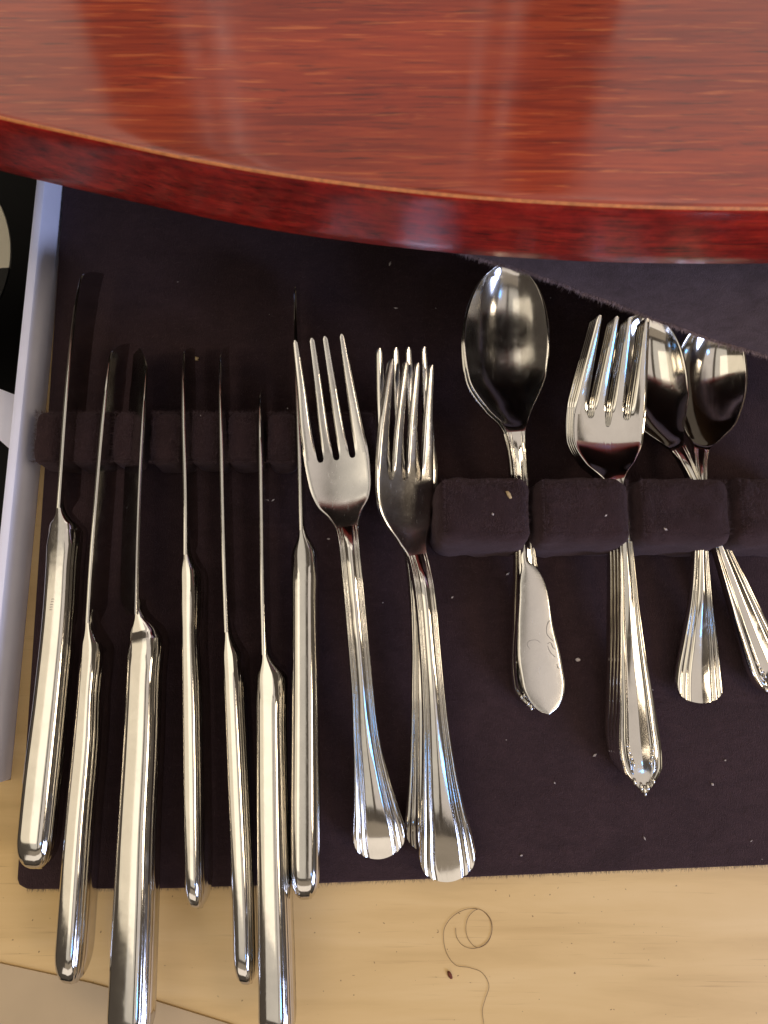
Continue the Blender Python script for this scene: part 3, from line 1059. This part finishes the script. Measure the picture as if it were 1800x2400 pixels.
spoon([(1500, 735, .0320, 2), (1501, 742, .0317, 56), (1504, 762, .0308, 106), (1512, 810, .0288, 152), (1523, 870, .0268, 178), (1537, 930, .0254, 166), (1556, 985, .0248, 118), (1576, 1025, .0250, 62), (1592, 1050, .0255, 36), (1632, 1130, .0255, 26), (1664, 1210, .0235, 26),
       (1690, 1280, .0195, 36), (1729, 1380, .0165, 58), (1772, 1490, .0140, 82), (1803, 1565, .0125, 96), (1816, 1600, .0120, 84), (1822, 1622, .0118, 44), (1826, 1634, .0118, 5)],
      'teaspoon slanting right with its handle cut by the right edge of the photo', TG, 8, 'ornate', 0.0065)
spoon([(1672, 745, .0290, 2), (1672, 753, .0287, 60), (1671, 785, .0272, 124), (1667, 840, .0245, 166), (1662, 900, .0225, 178), (1656, 970, .0212, 150), (1649, 1020, .0212, 84), (1645, 1052, .0216, 36), (1645, 1130, .0216, 27), (1644, 1210, .0215, 27),
       (1644, 1290, .0200, 34), (1645, 1400, .017, 52), (1643, 1500, .013, 82), (1641, 1600, .0105, 112), (1642, 1632, .0103, 116), (1643, 1648, .0103, 116)],
      'teaspoon standing upright with a short fan-ended fluted handle', TG, 7, 'fluted', 0.0065)


# butter spreader, blade toward the viewer
def spreader():
    root = empty('butter_spreader', P(1260, 1300, 0), 'butter spreader with a plain oval blade resting on the large spoon handles', 'spreader')
    pa = Path([(1228, 1120, .020, 20), (1228, 1200, .0205, 17), (1229, 1278, .0205, 15), (1231, 1318, .0203, 19), (1240, 1338, .0202, 42), (1248, 1370, .0200, 62), (1256, 1474, .0185, 84), (1266, 1553, .0175, 100),
               (1274, 1600, .0169, 100), (1280, 1635, .0166, 84), (1283, 1654, .0166, 62), (1285, 1666, .0166, 38), (1286, 1672, .0166, 16), (1286, 1674, .0166, 3)])
    us = cols(25, (0.96, -0.96))
    sn = pa.s_of(3)
    V, F = plate(pa, us, lambda u: 0.0, lambda u: sn, 16, lambda u, s: 0.0004 * (1 - u * u), thick=0.0020, end1=False)
    link('handle', V, F, M['steel'], root, sharp=50)
    V, F = plate(pa, us, lambda u: sn, lambda u: 1.0, 60, lambda u, s: 0.0004 * (1 - u * u) - 0.0003 * smooth(0.93, 1, abs(u)), thick=0.0013, end0=False)
    bl = link('blade', V, F, M['satin'], root, sharp=50)
    py = np.array([1338, 1370, 1474, 1553, 1600, 1635])
    pz = np.array([.0202, .0200, .0185, .0175, .0169, .0166])
    for ctl in ([(1241, 1521), (1236, 1510), (1241, 1502), (1257, 1500), (1266, 1506)], [(1293, 1456), (1287, 1456), (1282, 1468), (1282, 1485), (1290, 1496), (1298, 1503)],
                [(1283, 1509), (1291, 1506), (1296, 1517), (1302, 1522)], [(1284, 1514), (1287, 1523), (1293, 1532), (1302, 1540)], [(1306, 1557), (1308, 1564), (1312, 1568)]):
        pts = [P(p.x, p.y, 0) for p in []]
        c = np.array(ctl, float)
        t = np.linspace(0, len(c) - 1, 24)
        xs, ys = cubic(np.arange(len(c)), c[:, 0], t), cubic(np.arange(len(c)), c[:, 1], t)
        pts = [P(x, y, float(np.interp(y, py, pz)) + 0.00036) for x, y in zip(xs, ys)]
        tube('engraving', pts, 0.00009, M['etch'], 5, bl)


spreader()


# ================================================================== small bits
def curve_px(ctl, z, n=120):
    c = np.array(ctl, float)
    L = np.concatenate([[0], np.cumsum(np.linalg.norm(np.diff(c, axis=0), axis=1))])
    s = np.linspace(0, L[-1], n)
    x, y = cubic(L, c[:, 0], s), cubic(L, c[:, 1], s)
    return [P(a, b, z) for a, b in zip(x, y)]


hair = tube('hair', curve_px([(1068, 2175), (1070, 2195), (1085, 2216), (1110, 2223), (1140, 2210), (1153, 2178), (1146, 2150), (1120, 2131), (1100, 2146), (1092, 2178), (1100, 2205), (1118, 2221), (1140, 2212), (1152, 2188), (1150, 2155), (1130, 2134),
                              (1100, 2130), (1065, 2145), (1042, 2175), (1040, 2205), (1050, 2240), (1068, 2262), (1100, 2268), (1130, 2280), (1146, 2310), (1138, 2340), (1131, 2365), (1134, 2400), (1138, 2440)], 0.0003, 220), 0.000075, M['hair'], 5)
tag(hair, 'thin brown hair curled in loops on the bare maple wood', 'hair')
centre(hair)


def crumb(name, px, py, z, sx, sy, material, label, cat, rot=0.0, group=None):
    bm = bmesh.new()
    bmesh.ops.create_icosphere(bm, subdivisions=2, radius=1.0)
    s = S(px, py, z)
    for v in bm.verts:
        v.co += noise.noise_vector(v.co * 1.6 + Vector((px, py, 0))) * 0.35
        v.co = Vector((v.co.x * sx * s / 2, v.co.y * sy * s / 2, v.co.z * min(sx, sy) * s / 2 * 0.7))
    bmesh.ops.rotate(bm, verts=bm.verts, cent=(0, 0, 0), matrix=Matrix.Rotation(rot, 3, 'Z'))
    zmin = min(v.co.z for v in bm.verts)
    p = P(px, py, z)
    V = [v.co + p - Vector((0, 0, zmin + 0.0001)) for v in bm.verts]
    bm.verts.index_update()
    F = [[v.index for v in f.verts] for f in bm.faces]
    bm.free()
    o = link(name, V, F, material)
    tag(o, label, cat, group)
    return centre(o)


crumb('crumb', 452, 842, FZ, 34, 12, M['crumb'], 'tan oblong crumb on the felt between two blade tips', 'crumb')
crumb('crumb', 526, 991, hb, 9, 11, M['lint'], 'tiny white crumb on the low felt bar beside a blade', 'crumb')
crumb('crumb', 1192, 1160, HB, 9, 22, M['crumb'], 'tan flake on top of the tall felt block', 'crumb', 0.5)
crumb('crumb', 1354, 1546, FZ, 12, 9, M['lint'], 'pale crumb on the felt between the spreader and the salad forks', 'crumb')
crumb('crumb', 1054, 2284, 0.0, 9, 20, M['redcrumb'], 'red brown crumb on the wood beside the hair', 'crumb', 0.4)


def lint():
    rnd = random.Random(11)
    V, F = [], []
    spots = [(914, 618), (928, 722), (640, 1172), (770, 1263), (1511, 1965), (1222, 2005), (1670, 1838), (1700, 1782), (1394, 1770), (1190, 1345), (1300, 1835), (1060, 1400), (1560, 1240), (1420, 1208), (1155, 1205)]
    for i in range(22):
        spots.append((rnd.uniform(160, 1790), rnd.uniform(640, 2020)))
    for i, (x, y) in enumerate(spots):
        z = FZ
        if 1120 < y < 1260 and x > 1030:
            z = HB
        elif 955 < y < 1090 and x < 890:
            z = hb
        p = P(x, y, z + 0.0003)
        r = rnd.uniform(0.00012, 0.00022) if i >= 15 else rnd.uniform(0.0003, 0.0005)
        a = rnd.uniform(0, 3.14)
        d = Vector((math.cos(a), math.sin(a), 0))
        e = Vector((-d.y, d.x, 0))
        ln = r * rnd.uniform(1.2, 3)
        k = len(V)
        V.extend([p - d * ln, p + e * r, p + d * ln, p - e * r, p + Vector((0, 0, r)), p - Vector((0, 0, r))])
        F.extend([(k, k + 1, k + 4), (k + 1, k + 2, k + 4), (k + 2, k + 3, k + 4), (k + 3, k, k + 4), (k + 1, k, k + 5), (k + 2, k + 1, k + 5), (k + 3, k + 2, k + 5), (k, k + 3, k + 5)])
    o = link('lint', V, F, M['lint'], None, smooth=False)
    tag(o, 'scattered pale lint specks over the dark felt', 'lint', None, 'stuff')


lint()
